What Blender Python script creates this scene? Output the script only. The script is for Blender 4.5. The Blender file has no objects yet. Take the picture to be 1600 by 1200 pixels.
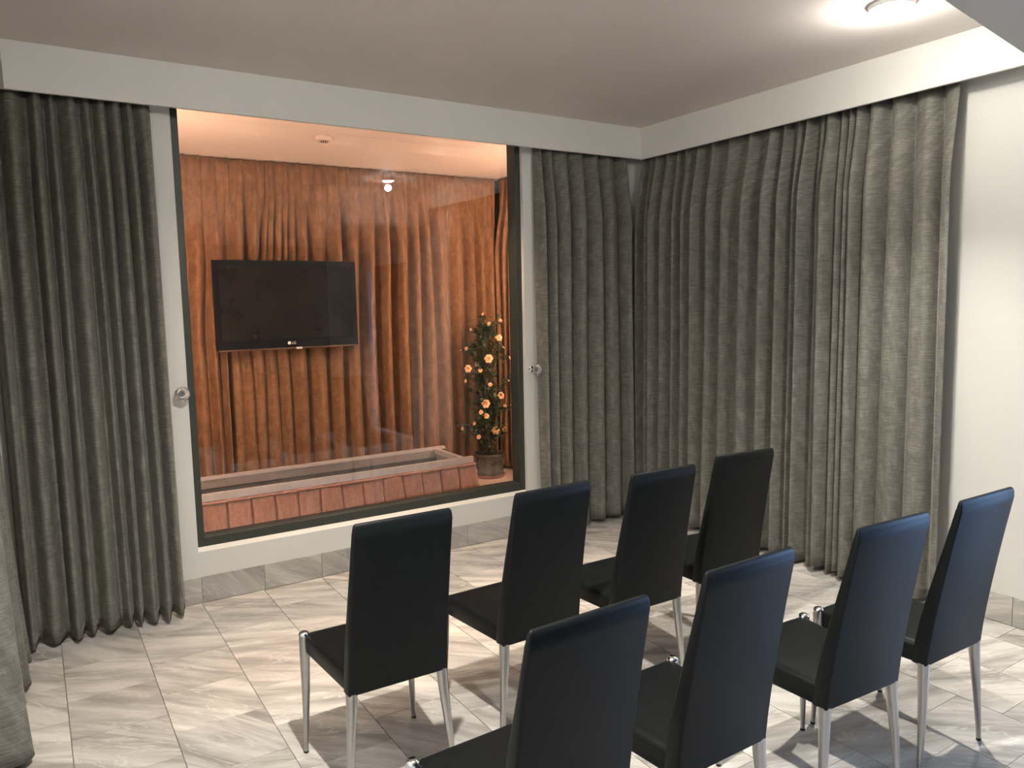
import bpy, bmesh, math, random
from mathutils import Vector, Matrix, noise
random.seed(7)
scene = bpy.context.scene
COL = scene.collection
PI = math.pi

# ------------------------------------------------------------------ camera
cam_d = bpy.data.cameras.new('camera')
cam_d.sensor_width = 36.0
cam_d.lens = 1185.0 / 1600.0 * 36.0
cam_d.clip_start = 0.05
cam = bpy.data.objects.new('camera', cam_d)
COL.objects.link(cam)
RX = Vector((0.84286877, -0.53776124, -0.01962388))   # image right
DN = Vector((-0.07421203, -0.08004366, -0.99402494))  # image down
FW = Vector((0.53297731, 0.83928890, -0.10737466))    # view direction
m = Matrix.Identity(4)
for i in range(3):
    m[i][0] = RX[i]; m[i][1] = -DN[i]; m[i][2] = -FW[i]
m[0][3], m[1][3], m[2][3] = -3.896, -4.292, 1.6
cam.matrix_world = m
scene.camera = cam

# ------------------------------------------------------------------ world: overcast daylight outside the door
world = bpy.data.worlds.new('world'); scene.world = world
world.use_nodes = True
bg = world.node_tree.nodes['Background']
bg.inputs['Color'].default_value = (0.36, 0.57, 1.0, 1)
bg.inputs['Strength'].default_value = 10.0

# portal in the door opening of the right wall (samples the daylight)
pd = bpy.data.lights.new('door_portal', 'AREA'); pd.shape = 'RECTANGLE'
pd.size = 1.25; pd.size_y = 2.15; pd.cycles.is_portal = True
po = bpy.data.objects.new('door_portal', pd); COL.objects.link(po)
po.location = (0.13, -4.08, 1.08); po.rotation_euler = (0, PI / 2, PI)
po.rotation_euler = Vector((-1, 0, 0)).to_track_quat('-Z', 'Y').to_euler()

# ------------------------------------------------------------------ exposure
scene.view_settings.view_transform = 'Standard'
scene.view_settings.look = 'None'
scene.view_settings.gamma = 1.0
scene.view_settings.use_curve_mapping = False
scene.view_settings.exposure = 0.85
LAMP_P = 20.0      # bare-bulb part of each halogen lamp (W)
LAMP_S = 200.0     # downward beam of each halogen lamp (W)
TUBE = 92.0

# ------------------------------------------------------------------ materials
MATS = {}
def new_mat(name):
    mt = bpy.data.materials.new(name); mt.use_nodes = True
    nt = mt.node_tree; b = nt.nodes['Principled BSDF']
    MATS[name] = mt
    return mt, nt, b
def N(nt, typ, **kw):
    n = nt.nodes.new(typ)
    for k, v in kw.items():
        if k in n.inputs: n.inputs[k].default_value = v
        else: setattr(n, k, v)
    return n
def ramp(nt, stops):
    r = nt.nodes.new('ShaderNodeValToRGB'); e = r.color_ramp.elements
    while len(e) < len(stops): e.new(0.5)
    for el, (p, c) in zip(e, stops):
        el.position = p; el.color = (*c, 1)
    return r
def simple(name, col, rough=0.5, metal=0.0, spec=None, nscale=None, namp=0.12, bump=0.0, bscale=200):
    mt, nt, b = new_mat(name)
    b.inputs['Roughness'].default_value = rough
    b.inputs['Metallic'].default_value = metal
    if spec is not None: b.inputs['Specular IOR Level'].default_value = spec
    tc = N(nt, 'ShaderNodeTexCoord')
    nz = N(nt, 'ShaderNodeTexNoise', Scale=nscale or 6.0, Detail=4.0)
    nt.links.new(tc.outputs['Object'], nz.inputs['Vector'])
    lo = tuple(c * (1 - namp) for c in col); hi = tuple(min(1, c * (1 + namp)) for c in col)
    r = ramp(nt, [(0.3, lo), (0.7, hi)])
    nt.links.new(nz.outputs['Fac'], r.inputs['Fac'])
    nt.links.new(r.outputs['Color'], b.inputs['Base Color'])
    if bump:
        n2 = N(nt, 'ShaderNodeTexNoise', Scale=bscale, Detail=3.0)
        nt.links.new(tc.outputs['Object'], n2.inputs['Vector'])
        bp = N(nt, 'ShaderNodeBump', Strength=bump, Distance=0.002)
        nt.links.new(n2.outputs['Fac'], bp.inputs['Height'])
        nt.links.new(bp.outputs['Normal'], b.inputs['Normal'])
    return mt

simple('rear_unlit', (0.16, 0.155, 0.145), 0.7)  # shade of the unlit rear put into the wall colour
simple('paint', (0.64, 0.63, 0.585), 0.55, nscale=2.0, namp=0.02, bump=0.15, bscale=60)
simple('ceiling_paint', (0.62, 0.565, 0.53), 0.6, nscale=1.5, namp=0.03, bump=0.25, bscale=14)
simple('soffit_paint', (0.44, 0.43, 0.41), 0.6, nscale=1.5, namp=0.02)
simple('inner_paint', (0.80, 0.72, 0.64), 0.7, nscale=2.0, namp=0.02)
simple('inner_wall', (0.07, 0.045, 0.03), 0.8, nscale=3.0)
simple('inner_floor', (0.72, 0.60, 0.48), 0.45, nscale=5.0, namp=0.05)
simple('grout', (0.30, 0.28, 0.25), 0.8, nscale=30)
simple('frame_green', (0.030, 0.036, 0.027), 0.45, nscale=40, namp=0.1)
simple('dark_gap', (0.02, 0.02, 0.02), 0.6)
simple('leather', (0.007, 0.008, 0.008), 0.42, spec=0.13, nscale=30, namp=0.1, bump=0.08, bscale=350)
simple('leg_metal', (0.40, 0.39, 0.375), 0.30, metal=1.0, nscale=40, namp=0.04)
simple('chrome', (0.80, 0.79, 0.77), 0.12, metal=1.0, nscale=10, namp=0.02)
simple('rubber', (0.012, 0.012, 0.012), 0.6)
simple('aluminium', (0.66, 0.59, 0.55), 0.40, metal=0.35, nscale=20, namp=0.06)
simple('aluminium_dark', (0.36, 0.31, 0.285), 0.45, metal=0.5, nscale=20, namp=0.06)
simple('tray', (0.06, 0.045, 0.04), 0.6)
simple('tv_bezel', (0.008, 0.008, 0.009), 0.18, spec=0.5)
simple('tv_screen', (0.014, 0.013, 0.012), 0.10, spec=0.45)
simple('tv_strip', (0.09, 0.05, 0.035), 0.3)
simple('logo_white', (0.75, 0.74, 0.72), 0.4)
simple('pot_glaze', (0.085, 0.09, 0.075), 0.22, spec=0.5, nscale=18, namp=0.45)
simple('terracotta', (0.42, 0.16, 0.09), 0.6, nscale=20)
simple('soil', (0.03, 0.02, 0.015), 0.9, nscale=60, namp=0.5)
simple('stem', (0.035, 0.045, 0.02), 0.6, nscale=30)
simple('leaf', (0.030, 0.052, 0.024), 0.42, nscale=25, namp=0.5)
simple('petal', (0.90, 0.55, 0.30), 0.6, nscale=60, namp=0.10)
simple('petal_heart', (0.88, 0.42, 0.19), 0.6, nscale=60, namp=0.10)
simple('plastic_cream', (0.78, 0.66, 0.56), 0.5)
simple('plastic_dark', (0.03, 0.025, 0.025), 0.6)
simple('rail', (0.05, 0.05, 0.048), 0.5)
simple('lamp_white', (0.8, 0.8, 0.78), 0.4)
simple('pavement', (0.35, 0.36, 0.37), 0.8, nscale=8)

def velvet(name, dark, mid, light, sheen, hs, tint, rough=0.75):
    """crushed velvet: short horizontal flecks and soft crushed patches of nap"""
    mt, nt, b = new_mat(name)
    L = nt.links
    uv = N(nt, 'ShaderNodeUVMap')
    m1 = N(nt, 'ShaderNodeMapping'); m1.inputs['Scale'].default_value = (14, 200, 1)
    n1 = N(nt, 'ShaderNodeTexNoise', Scale=1.0, Detail=4.0, Roughness=0.6)
    L.new(uv.outputs['UV'], m1.inputs['Vector']); L.new(m1.outputs['Vector'], n1.inputs['Vector'])
    m2 = N(nt, 'ShaderNodeMapping'); m2.inputs['Scale'].default_value = (26, 10, 1)
    n2 = N(nt, 'ShaderNodeTexNoise', Scale=1.0, Detail=7.0, Roughness=0.68, Distortion=0.4)
    L.new(uv.outputs['UV'], m2.inputs['Vector']); L.new(m2.outputs['Vector'], n2.inputs['Vector'])
    mx = N(nt, 'ShaderNodeMath', operation='MULTIPLY_ADD'); mx.inputs[1].default_value = hs
    L.new(n1.outputs['Fac'], mx.inputs[0])
    m3 = N(nt, 'ShaderNodeMath', operation='MULTIPLY'); m3.inputs[1].default_value = 1.0 - hs
    L.new(n2.outputs['Fac'], m3.inputs[0]); L.new(m3.outputs[0], mx.inputs[2])
    r = ramp(nt, [(0.34, dark), (0.50, mid), (0.68, light)])
    L.new(mx.outputs[0], r.inputs['Fac']); L.new(r.outputs['Color'], b.inputs['Base Color'])
    b.inputs['Roughness'].default_value = rough
    b.inputs['Specular IOR Level'].default_value = 0.25
    b.inputs['Sheen Weight'].default_value = sheen
    b.inputs['Sheen Roughness'].default_value = 0.35
    b.inputs['Sheen Tint'].default_value = (*tint, 1)
    bp = N(nt, 'ShaderNodeBump', Strength=0.22, Distance=0.002)
    L.new(mx.outputs[0], bp.inputs['Height']); L.new(bp.outputs['Normal'], b.inputs['Normal'])
    return mt
velvet('velvet_grey', (0.090, 0.087, 0.072), (0.150, 0.144, 0.120), (0.27, 0.26, 0.222), 0.18, 0.52, (0.85, 0.83, 0.75))
velvet('velvet_copper', (0.125, 0.064, 0.031), (0.200, 0.105, 0.052), (0.29, 0.162, 0.084), 0.32, 0.30, (1.0, 0.75, 0.5))
velvet('velvet_skirt', (0.27, 0.128, 0.088), (0.40, 0.20, 0.142), (0.52, 0.29, 0.215), 0.25, 0.35, (1.0, 0.75, 0.6))

def stone(name, base, bright, dark, vein, rough):
    mt, nt, b = new_mat(name)
    L = nt.links
    tc = N(nt, 'ShaderNodeTexCoord'); oi = N(nt, 'ShaderNodeObjectInfo')
    ml = N(nt, 'ShaderNodeMath', operation='MULTIPLY'); ml.inputs[1].default_value = 61.7
    L.new(oi.outputs['Random'], ml.inputs[0])
    cb = N(nt, 'ShaderNodeCombineXYZ')
    L.new(ml.outputs[0], cb.inputs['X']); L.new(ml.outputs[0], cb.inputs['Y'])
    # each tile is cut from a slab whose streaks run diagonally, angle differing a little per tile
    ang = N(nt, 'ShaderNodeMath', operation='MULTIPLY_ADD'); ang.inputs[1].default_value = 0.75; ang.inputs[2].default_value = 0.25
    fr = N(nt, 'ShaderNodeMath', operation='FRACT'); L.new(ml.outputs[0], fr.inputs[0])
    L.new(fr.outputs[0], ang.inputs[0])
    rot = N(nt, 'ShaderNodeVectorRotate', rotation_type='Z_AXIS')
    L.new(tc.outputs['Object'], rot.inputs['Vector']); L.new(ang.outputs[0], rot.inputs['Angle'])
    ad = N(nt, 'ShaderNodeVectorMath', operation='ADD')
    L.new(rot.outputs[0], ad.inputs[0]); L.new(cb.outputs[0], ad.inputs[1])
    mp = N(nt, 'ShaderNodeMapping'); mp.inputs['Scale'].default_value = (1.4, 9.5, 3.0)
    L.new(ad.outputs[0], mp.inputs['Vector'])
    n1 = N(nt, 'ShaderNodeTexNoise', Scale=1.0, Detail=8.0, Roughness=0.62, Distortion=0.35)
    L.new(mp.outputs[0], n1.inputs['Vector'])
    r1 = ramp(nt, [(0.33, dark), (0.48, base), (0.62, bright)])
    L.new(n1.outputs['Fac'], r1.inputs['Fac'])
    mp2 = N(nt, 'ShaderNodeMapping'); mp2.inputs['Scale'].default_value = (1.2, 7.0, 3.0); mp2.inputs['Location'].default_value = (3, 5, 1)
    L.new(ad.outputs[0], mp2.inputs['Vector'])
    n2 = N(nt, 'ShaderNodeTexNoise', Scale=1.0, Detail=5.0, Roughness=0.6, Distortion=1.2)
    L.new(mp2.outputs[0], n2.inputs['Vector'])
    r2 = ramp(nt, [(0.485, (0, 0, 0)), (0.50, (1, 1, 1)), (0.515, (0, 0, 0))])
    L.new(n2.outputs['Fac'], r2.inputs['Fac'])
    vf = N(nt, 'ShaderNodeMath', operation='MULTIPLY'); vf.inputs[1].default_value = 0.55
    L.new(r2.outputs['Color'], vf.inputs[0])
    mix = N(nt, 'ShaderNodeMix', data_type='RGBA')
    L.new(vf.outputs[0], mix.inputs['Factor']); L.new(r1.outputs['Color'], mix.inputs['A'])
    mix.inputs['B'].default_value = (*vein, 1)
    # per tile brightness
    hv = N(nt, 'ShaderNodeHueSaturation')
    vv = N(nt, 'ShaderNodeMath', operation='MULTIPLY_ADD'); vv.inputs[1].default_value = 0.26; vv.inputs[2].default_value = 0.88
    L.new(oi.outputs['Random'], vv.inputs[0]); L.new(vv.outputs[0], hv.inputs['Value'])
    L.new(mix.outputs['Result'], hv.inputs['Color']); L.new(hv.outputs['Color'], b.inputs['Base Color'])
    b.inputs['Roughness'].default_value = rough
    b.inputs['Specular IOR Level'].default_value = 0.5
    return mt
stone('floor_stone', (0.47, 0.44, 0.395), (0.64, 0.605, 0.55), (0.30, 0.28, 0.25), (0.74, 0.71, 0.65), 0.17)
stone('base_stone', (0.38, 0.36, 0.32), (0.47, 0.45, 0.41), (0.27, 0.26, 0.235), (0.60, 0.58, 0.53), 0.35)

def glass_mat(name, tintc, f0):
    mt = bpy.data.materials.new(name); mt.use_nodes = True; MATS[name] = mt
    nt = mt.node_tree; nt.nodes.clear(); L = nt.links
    out = N(nt, 'ShaderNodeOutputMaterial'); mix = N(nt, 'ShaderNodeMixShader')
    tr = N(nt, 'ShaderNodeBsdfTransparent'); tr.inputs['Color'].default_value = (*tintc, 1)
    gl = N(nt, 'ShaderNodeBsdfGlossy', Roughness=0.0)
    fz = N(nt, 'ShaderNodeFresnel', IOR=f0)
    L.new(fz.outputs[0], mix.inputs[0]); L.new(tr.outputs[0], mix.inputs[1]); L.new(gl.outputs[0], mix.inputs[2])
    L.new(mix.outputs[0], out.inputs['Surface'])
    return mt
glass_mat('pane_glass', (0.98, 0.985, 0.98), 1.52)
mt, nt, b = new_mat('crystal')
b.inputs['Base Color'].default_value = (0.93, 0.92, 0.9, 1); b.inputs['Roughness'].default_value = 0.02
b.inputs['Transmission Weight'].default_value = 0.9; b.inputs['IOR'].default_value = 1.52
def emitter(name, col, st):
    mt, nt, b = new_mat(name)
    b.inputs['Base Color'].default_value = (0.8, 0.8, 0.8, 1)
    b.inputs['Emission Color'].default_value = (*col, 1); b.inputs['Emission Strength'].default_value = st
emitter('bulb_white', (1.0, 0.96, 0.88), 60.0)
emitter('bulb_warm', (1.0, 0.8, 0.6), 40.0)  # glow of the added valance spotlights
emitter('tube_warm', (1.0, 0.63, 0.45), TUBE)  # glow of the added tubes that brighten the display room

# ------------------------------------------------------------------ mesh helpers
def obj(name, bm, mat, parent=None, smooth=False, autos=None):
    me = bpy.data.meshes.new(name)
    bmesh.ops.recalc_face_normals(bm, faces=bm.faces)
    bm.to_mesh(me); bm.free()
    return obj_me(name, me, mat, parent, smooth, autos)
def obj_me(name, me, mat, parent=None, smooth=False, autos=None):
    if mat and not me.materials: me.materials.append(MATS[mat])
    if smooth or autos:
        for p in me.polygons: p.use_smooth = True
        if autos: me.set_sharp_from_angle(angle=math.radians(autos))
    o = bpy.data.objects.new(name, me); COL.objects.link(o)
    if parent: o.parent = parent
    return o
def empty(name, loc=(0, 0, 0), rz=0.0):
    o = bpy.data.objects.new(name, None); COL.objects.link(o)
    o.empty_display_size = 0.05
    o.location = loc; o.rotation_euler = (0, 0, rz)
    return o
def tag(o, label, cat, group=None):
    o['label'] = label; o['category'] = cat
    if group: o['group'] = group
    return o
def struct(o, label, cat='structure'):
    o['kind'] = 'structure'; o['label'] = label; o['category'] = cat
    return o
def box(bm, x0, x1, y0, y1, z0, z1):
    vs = [bm.verts.new((x, y, z)) for z in (z0, z1) for y in (y0, y1) for x in (x0, x1)]
    for f in ((0, 1, 3, 2), (4, 6, 7, 5), (0, 4, 5, 1), (2, 3, 7, 6), (0, 2, 6, 4), (1, 5, 7, 3)):
        bm.faces.new([vs[i] for i in f])
def boxes(*bs):
    bm = bmesh.new()
    for b_ in bs: box(bm, *b_)
    return bm
def bevel_bm(bm, w, seg=2):
    bmesh.ops.bevel(bm, geom=list(bm.edges), offset=w, segments=seg, affect='EDGES', profile=0.6)
    return bm
def loft(bm, rings, cap0=True, cap1=True):
    vr = [[bm.verts.new(p) for p in r] for r in rings]
    n = len(vr[0])
    for a, b_ in zip(vr, vr[1:]):
        for i in range(n):
            j = (i + 1) % n
            bm.faces.new((a[i], a[j], b_[j], b_[i]))
    if cap0: bm.faces.new(list(reversed(vr[0])))
    if cap1: bm.faces.new(vr[-1])
def lathe(bm, prof, seg=24, cx=0, cy=0):
    loft(bm, [[(cx + r * math.cos(2 * PI * k / seg), cy + r * math.sin(2 * PI * k / seg), z) for k in range(seg)] for r, z in prof])
def tube(bm, pts, rads, seg=10):
    rings = []
    pts = [Vector(p) for p in pts]
    for i, p in enumerate(pts):
        d = (pts[min(i + 1, len(pts) - 1)] - pts[max(i - 1, 0)]).normalized()
        u = d.cross(Vector((0, 0, 1)))
        if u.length < 0.2: u = d.cross(Vector((0, 1, 0)))
        u.normalize(); v = d.cross(u)
        r = rads[i] if isinstance(rads, (list, tuple)) else rads
        rings.append([p + u * (r * math.cos(2 * PI * k / seg)) + v * (r * math.sin(2 * PI * k / seg)) for k in range(seg)])
    loft(bm, rings)
def rrect(x0, x1, y0, y1, r, z, n=3, xt0=None, xt1=None):
    """rounded quad outline; x0/x1 are the limits at y0, xt0/xt1 at y1"""
    if xt0 is None: xt0, xt1 = x0, x1
    pts = []
    for cx_, cy_, a0 in ((x1 - r, y0 + r, -90), (xt1 - r, y1 - r, 0), (xt0 + r, y1 - r, 90), (x0 + r, y0 + r, 180)):
        for k in range(n + 1):
            a = math.radians(a0 + 90 * k / n)
            pts.append((cx_ + r * math.cos(a), cy_ + r * math.sin(a), z))
    return pts
def sstep(a, b_, x):
    t = max(0.0, min(1.0, (x - a) / (b_ - a))); return t * t * (3 - 2 * t)

# ------------------------------------------------------------------ the room shell
ZC = 2.80      # ceiling
ZV = 2.587     # underside of the curtain valances
WX0, WX1, WZ0, WZ1 = -3.205, -1.058, 0.302, 2.70   # display window opening
ZI = 2.655     # ceiling of the display room
ZF = 0.15      # floor of the display room
XL, YR = -4.10, -6.0

o = obj('floor', boxes((XL - .12, 0.12, YR - .12, 0.12, -0.10, -0.006)), 'grout')
floor_o = struct(o, 'floor of veined grey stone tiles laid in staggered rows', 'floor')
def tile_mesh(name, sx, sy, h, mat):
    bm = bmesh.new(); gx = 0.0017; gy = 0.0008
    loft(bm, [[(x, y, z) for x, y in ((-sx / 2 + gx, -sy / 2 + gy), (sx / 2 - gx, -sy / 2 + gy), (sx / 2 - gx, sy / 2 - gy), (-sx / 2 + gx, sy / 2 - gy))]
              for z in (-h, 0.0)])
    bmesh.ops.recalc_face_normals(bm, faces=bm.faces)
    me = bpy.data.meshes.new(name); bm.to_mesh(me); bm.free()
    me.materials.append(MATS[mat]); return me
TP = 0.3338
full = tile_mesh('floor_tile', TP, TP, 0.006, 'floor_stone')
cache = {}
for c in range(-3, 11):
    x0, x1 = -3.205 + TP * c, -3.205 + TP * (c + 1)
    x0, x1 = max(x0, XL), min(x1, 0.0)
    if x1 - x0 < 0.02: continue
    offy = -0.80 if c % 2 == 0 else -0.633
    for r in range(-4, 16):
        y1 = offy + TP * 3 - TP * r; y0 = y1 - TP
        y1 = min(y1, 0.0); y0 = max(y0, -5.2)
        if y1 - y0 < 0.02: continue
        key = (round(x1 - x0, 3), round(y1 - y0, 3))
        if key == (round(TP, 3), round(TP, 3)): me = full
        else:
            if key not in cache: cache[key] = tile_mesh('floor_tile_cut', x1 - x0, y1 - y0, 0.006, 'floor_stone')
            me = cache[key]
        t = bpy.data.objects.new('tile', me); COL.objects.link(t)
        t.location = ((x0 + x1) / 2, (y0 + y1) / 2, random.uniform(-0.0003, 0.0003)); t.parent = floor_o
        if key == (round(TP, 3), round(TP, 3)) and random.random() < 0.5: t.rotation_euler = (0, 0, PI)

o = obj('wall_back', boxes((XL - .12, WX0, 0, .12, -0.1, 3.0), (WX1, 0.12, 0, .12, -0.1, 3.0),
                           (WX0, WX1, 0, .12, -0.1, 0.283), (WX0, WX1, 0, .12, WZ1, 3.0)), 'paint')
struct(o, 'off-white wall holding the large display window', 'wall')
DY0, DY1, DZ = -4.70, -3.45, 2.15
o = obj('wall_right', boxes((0, .12, DY1, 0, -0.1, 3.0), (0, .12, YR - .12, DY0, -0.1, 3.0), (0, .12, DY0, DY1, DZ, 3.0)), 'paint')
struct(o, 'off-white wall on the right behind the grey curtains', 'wall')
o = obj('wall_left', boxes((XL - .12, XL, YR - .12, 0, -0.1, 3.0)), 'paint')
struct(o, 'off-white wall on the left behind the near grey curtain', 'wall')
o = obj('wall_rear', boxes((XL, 0, YR - .12, YR, -0.1, 3.0)), 'rear_unlit')
struct(o, 'wall behind the viewer, its colour darkened for the unlit rear', 'wall')
o = obj('ceiling', boxes((XL - .12, .12, YR - .12, .12, ZC, 3.0)), 'ceiling_paint')
struct(o, 'plain plaster ceiling of the seating room', 'ceiling')
# valances
o = obj('trim_1', boxes((XL, -0.13, -0.15, -0.13, ZV, ZC)), 'paint'); struct(o, 'long white valance board above the display window', 'valance')
o = obj('trim_2', boxes((-0.15, -0.13, -3.3, -0.15, ZV - .003, ZC)), 'paint'); struct(o, 'white valance board above the right-hand curtains', 'valance')
o = obj('trim_3', boxes((-3.925, -3.905, -3.6, -0.15, ZV, ZC)), 'paint'); struct(o, 'white valance board along the left wall', 'valance')
# dropped soffit over the viewer, its front edge slightly askew
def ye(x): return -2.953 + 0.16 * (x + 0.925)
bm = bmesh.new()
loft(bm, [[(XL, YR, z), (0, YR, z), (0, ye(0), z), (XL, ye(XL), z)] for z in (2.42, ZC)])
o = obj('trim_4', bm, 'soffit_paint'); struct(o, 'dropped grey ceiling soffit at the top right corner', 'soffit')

# tiled baseboards: a backing strip with one object per tile
def baseboard(name, axis, joints, sgn, label):
    h = 0.147; d = 0.009
    a, e = joints[0], joints[-1]
    if axis == 'x': bmx = boxes((a, e, -0.004, 0.0, 0, h - .002))
    else: bmx = boxes((-0.004, 0.0, a, e, 0, h - .002)) if sgn < 0 else boxes((XL, XL + .004, a, e, 0, h - .002))
    base = obj(name, bmx, 'grout'); struct(base, label, 'baseboard')
    for p, q in zip(joints, joints[1:]):
        g = 0.0012
        if axis == 'x': bmx = boxes((p + g, q - g, -d, -0.002, 0.0025, h))
        elif sgn < 0: bmx = boxes((-d, -0.002, p + g, q - g, 0.0025, h))
        else: bmx = boxes((XL + .002, XL + d, p + g, q - g, 0.0025, h))
        bevel_bm(bmx, 0.0012, 1)
        cxy = ((p + q) / 2)
        off = Vector((cxy, 0, h / 2)) if axis == 'x' else Vector((0 if sgn < 0 else XL, cxy, h / 2))
        # stand the stone pattern up: local Z faces the room
        R = Matrix.Rotation(PI / 2, 4, 'X') if axis == 'x' else Matrix.Rotation(PI / 2, 4, 'Z') @ Matrix.Rotation(PI / 2, 4, 'X')
        for v in bmx.verts: v.co = R.inverted() @ (v.co - off)
        t = obj('baseboard_tile', bmx, 'base_stone', base)
        t.matrix_world = Matrix.Translation(off) @ R
jx = [XL, -3.87, -3.535, -3.2, -2.865, -2.533, -2.33, -1.996, -1.88, -1.546, -1.212, -0.878, -0.544, -0.21, 0.0]
baseboard('baseboard_back', 'x', jx, -1, 'veined grey stone skirting under the display window')
jy = [-3.43, -3.28, -2.947, -2.614, -2.28, -1.946, -1.612, -1.278, -0.944, -0.61, -0.276, -0.01]
baseboard('baseboard_right', 'y', jy, -1, 'veined grey stone skirting along the right wall')
jl = [-5.6 + 0.3338 * k for k in range(17)] ; jl[-1] = -0.01
baseboard('baseboard_left', 'y', jl, 1, 'veined grey stone skirting along the left wall')

# ------------------------------------------------------------------ the display window
win = empty('window_1', ((WX0 + WX1) / 2, 0.06, WZ0)); struct(win, 'large fixed display window in a dark green frame', 'window')
wc = Vector(win.location)
FWD = 0.040
fy0, fy1 = 0.028, 0.128
for nm, b_ in (('frame_left', (WX0, WX0 + FWD, fy0, fy1, WZ0, WZ1)), ('frame_right', (WX1 - FWD, WX1, fy0, fy1, WZ0, WZ1)),
               ('frame_bottom', (WX0 + FWD, WX1 - FWD, fy0, fy1, WZ0, WZ0 + .052)), ('frame_top', (WX0 + FWD, WX1 - FWD, fy0, fy1, WZ1 - .03, WZ1))):
    bm = boxes(b_); bevel_bm(bm, 0.002, 1)
    for v in bm.verts: v.co -= wc
    obj(nm, bm, 'frame_green', win)
bm = boxes((-(WX1 - WX0) / 2 + FWD - .01, (WX1 - WX0) / 2 - FWD + .01, -0.003, 0.003, 0.045, WZ1 - WZ0 - .025))
pane = obj('pane', bm, 'pane_glass', win); pane.rotation_euler = (0, 0, math.radians(1.2)); pane.location.y = 0.038
pane['label'] = 'clear glass pane reflecting the room'

bm = bmesh.new()
loft(bm, [[(x, 0.0005, 0.283), (x, .12, 0.283), (x, .12, WZ0), (x, fy0, WZ0)] for x in (WX0, WX1)])
for v in bm.verts: v.co -= wc
obj('window_sill', bm, 'paint', win)

# ------------------------------------------------------------------ daylight door in the right wall, beyond the frame
door = empty('door_1', (0.06, (DY0 + DY1) / 2, 0)); struct(door, 'glazed entrance door in the right wall', 'door')
dl = Vector(door.location)
for nm, b_ in (('door_post', (.0, .10, DY0, DY0 + .06, 0, DZ)), ('door_post', (.0, .10, DY1 - .06, DY1, 0, DZ)),
               ('door_head', (.0, .10, DY0 + .06, DY1 - .06, DZ - .06, DZ)), ('door_sill', (.0, .10, DY0 + .06, DY1 - .06, 0, .02))):
    bm = boxes(b_)
    for v in bm.verts: v.co -= dl
    obj(nm, bm, 'paint', door)
bm = boxes((.05, .056, DY0 + .055, DY1 - .055, .02, DZ - .055))
for v in bm.verts: v.co -= dl
obj('pane', bm, 'pane_glass', door)
o = obj('pavement', boxes((.13, 9, -12, 4, -0.25, -0.1)), 'pavement'); struct(o, 'paved ground outside the entrance door', 'pavement')

# ------------------------------------------------------------------ the display room behind the glass
IX0, IX1, IY = -3.72, -0.26, 1.50
o = obj('wall_display_back', boxes((IX0 - .1, IX1 + .1, IY, IY + .1, 0, 3.0)), 'inner_wall'); struct(o, 'back wall of the display room behind the copper curtains', 'wall')
o = obj('wall_display_left', boxes((IX0 - .1, IX0, .12, IY, 0, 3.0)), 'inner_wall'); struct(o, 'left wall of the display room', 'wall')
o = obj('wall_display_right', boxes((IX1, IX1 + .1, .12, IY, 0, 3.0)), 'inner_wall'); struct(o, 'right wall of the display room', 'wall')
o = obj('ceiling_display', boxes((IX0, IX1, .12, IY, ZI, 3.0)), 'inner_paint'); struct(o, 'warmly lit ceiling of the display room', 'ceiling')
o = obj('floor_display', boxes((IX0, IX1, .12, IY, 0, ZF)), 'inner_floor'); struct(o, 'raised pale floor of the display room', 'floor')
# ------------------------------------------------------------------ curtains
def grid_cloth(name, rows, uvs, mat, thick=0.003):
    """rows[j][i] -> point; smooth cloth sheet with real thickness"""
    nj, ni = len(rows), len(rows[0])
    me = bpy.data.meshes.new(name)
    vs = [p for r in rows for p in r]
    fs = [(j * ni + i, j * ni + i + 1, (j + 1) * ni + i + 1, (j + 1) * ni + i) for j in range(nj - 1) for i in range(ni - 1)]
    me.from_pydata(vs, [], fs)
    ul = me.uv_layers.new(name='UVMap')
    flat = [q for r in uvs for q in r]
    for lp in me.loops: ul.data[lp.index].uv = flat[lp.vertex_index]
    o = obj_me(name, me, mat, None, smooth=True)
    md = o.modifiers.new('thickness', 'SOLIDIFY'); md.thickness = thick; md.offset = 0
    return o

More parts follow.
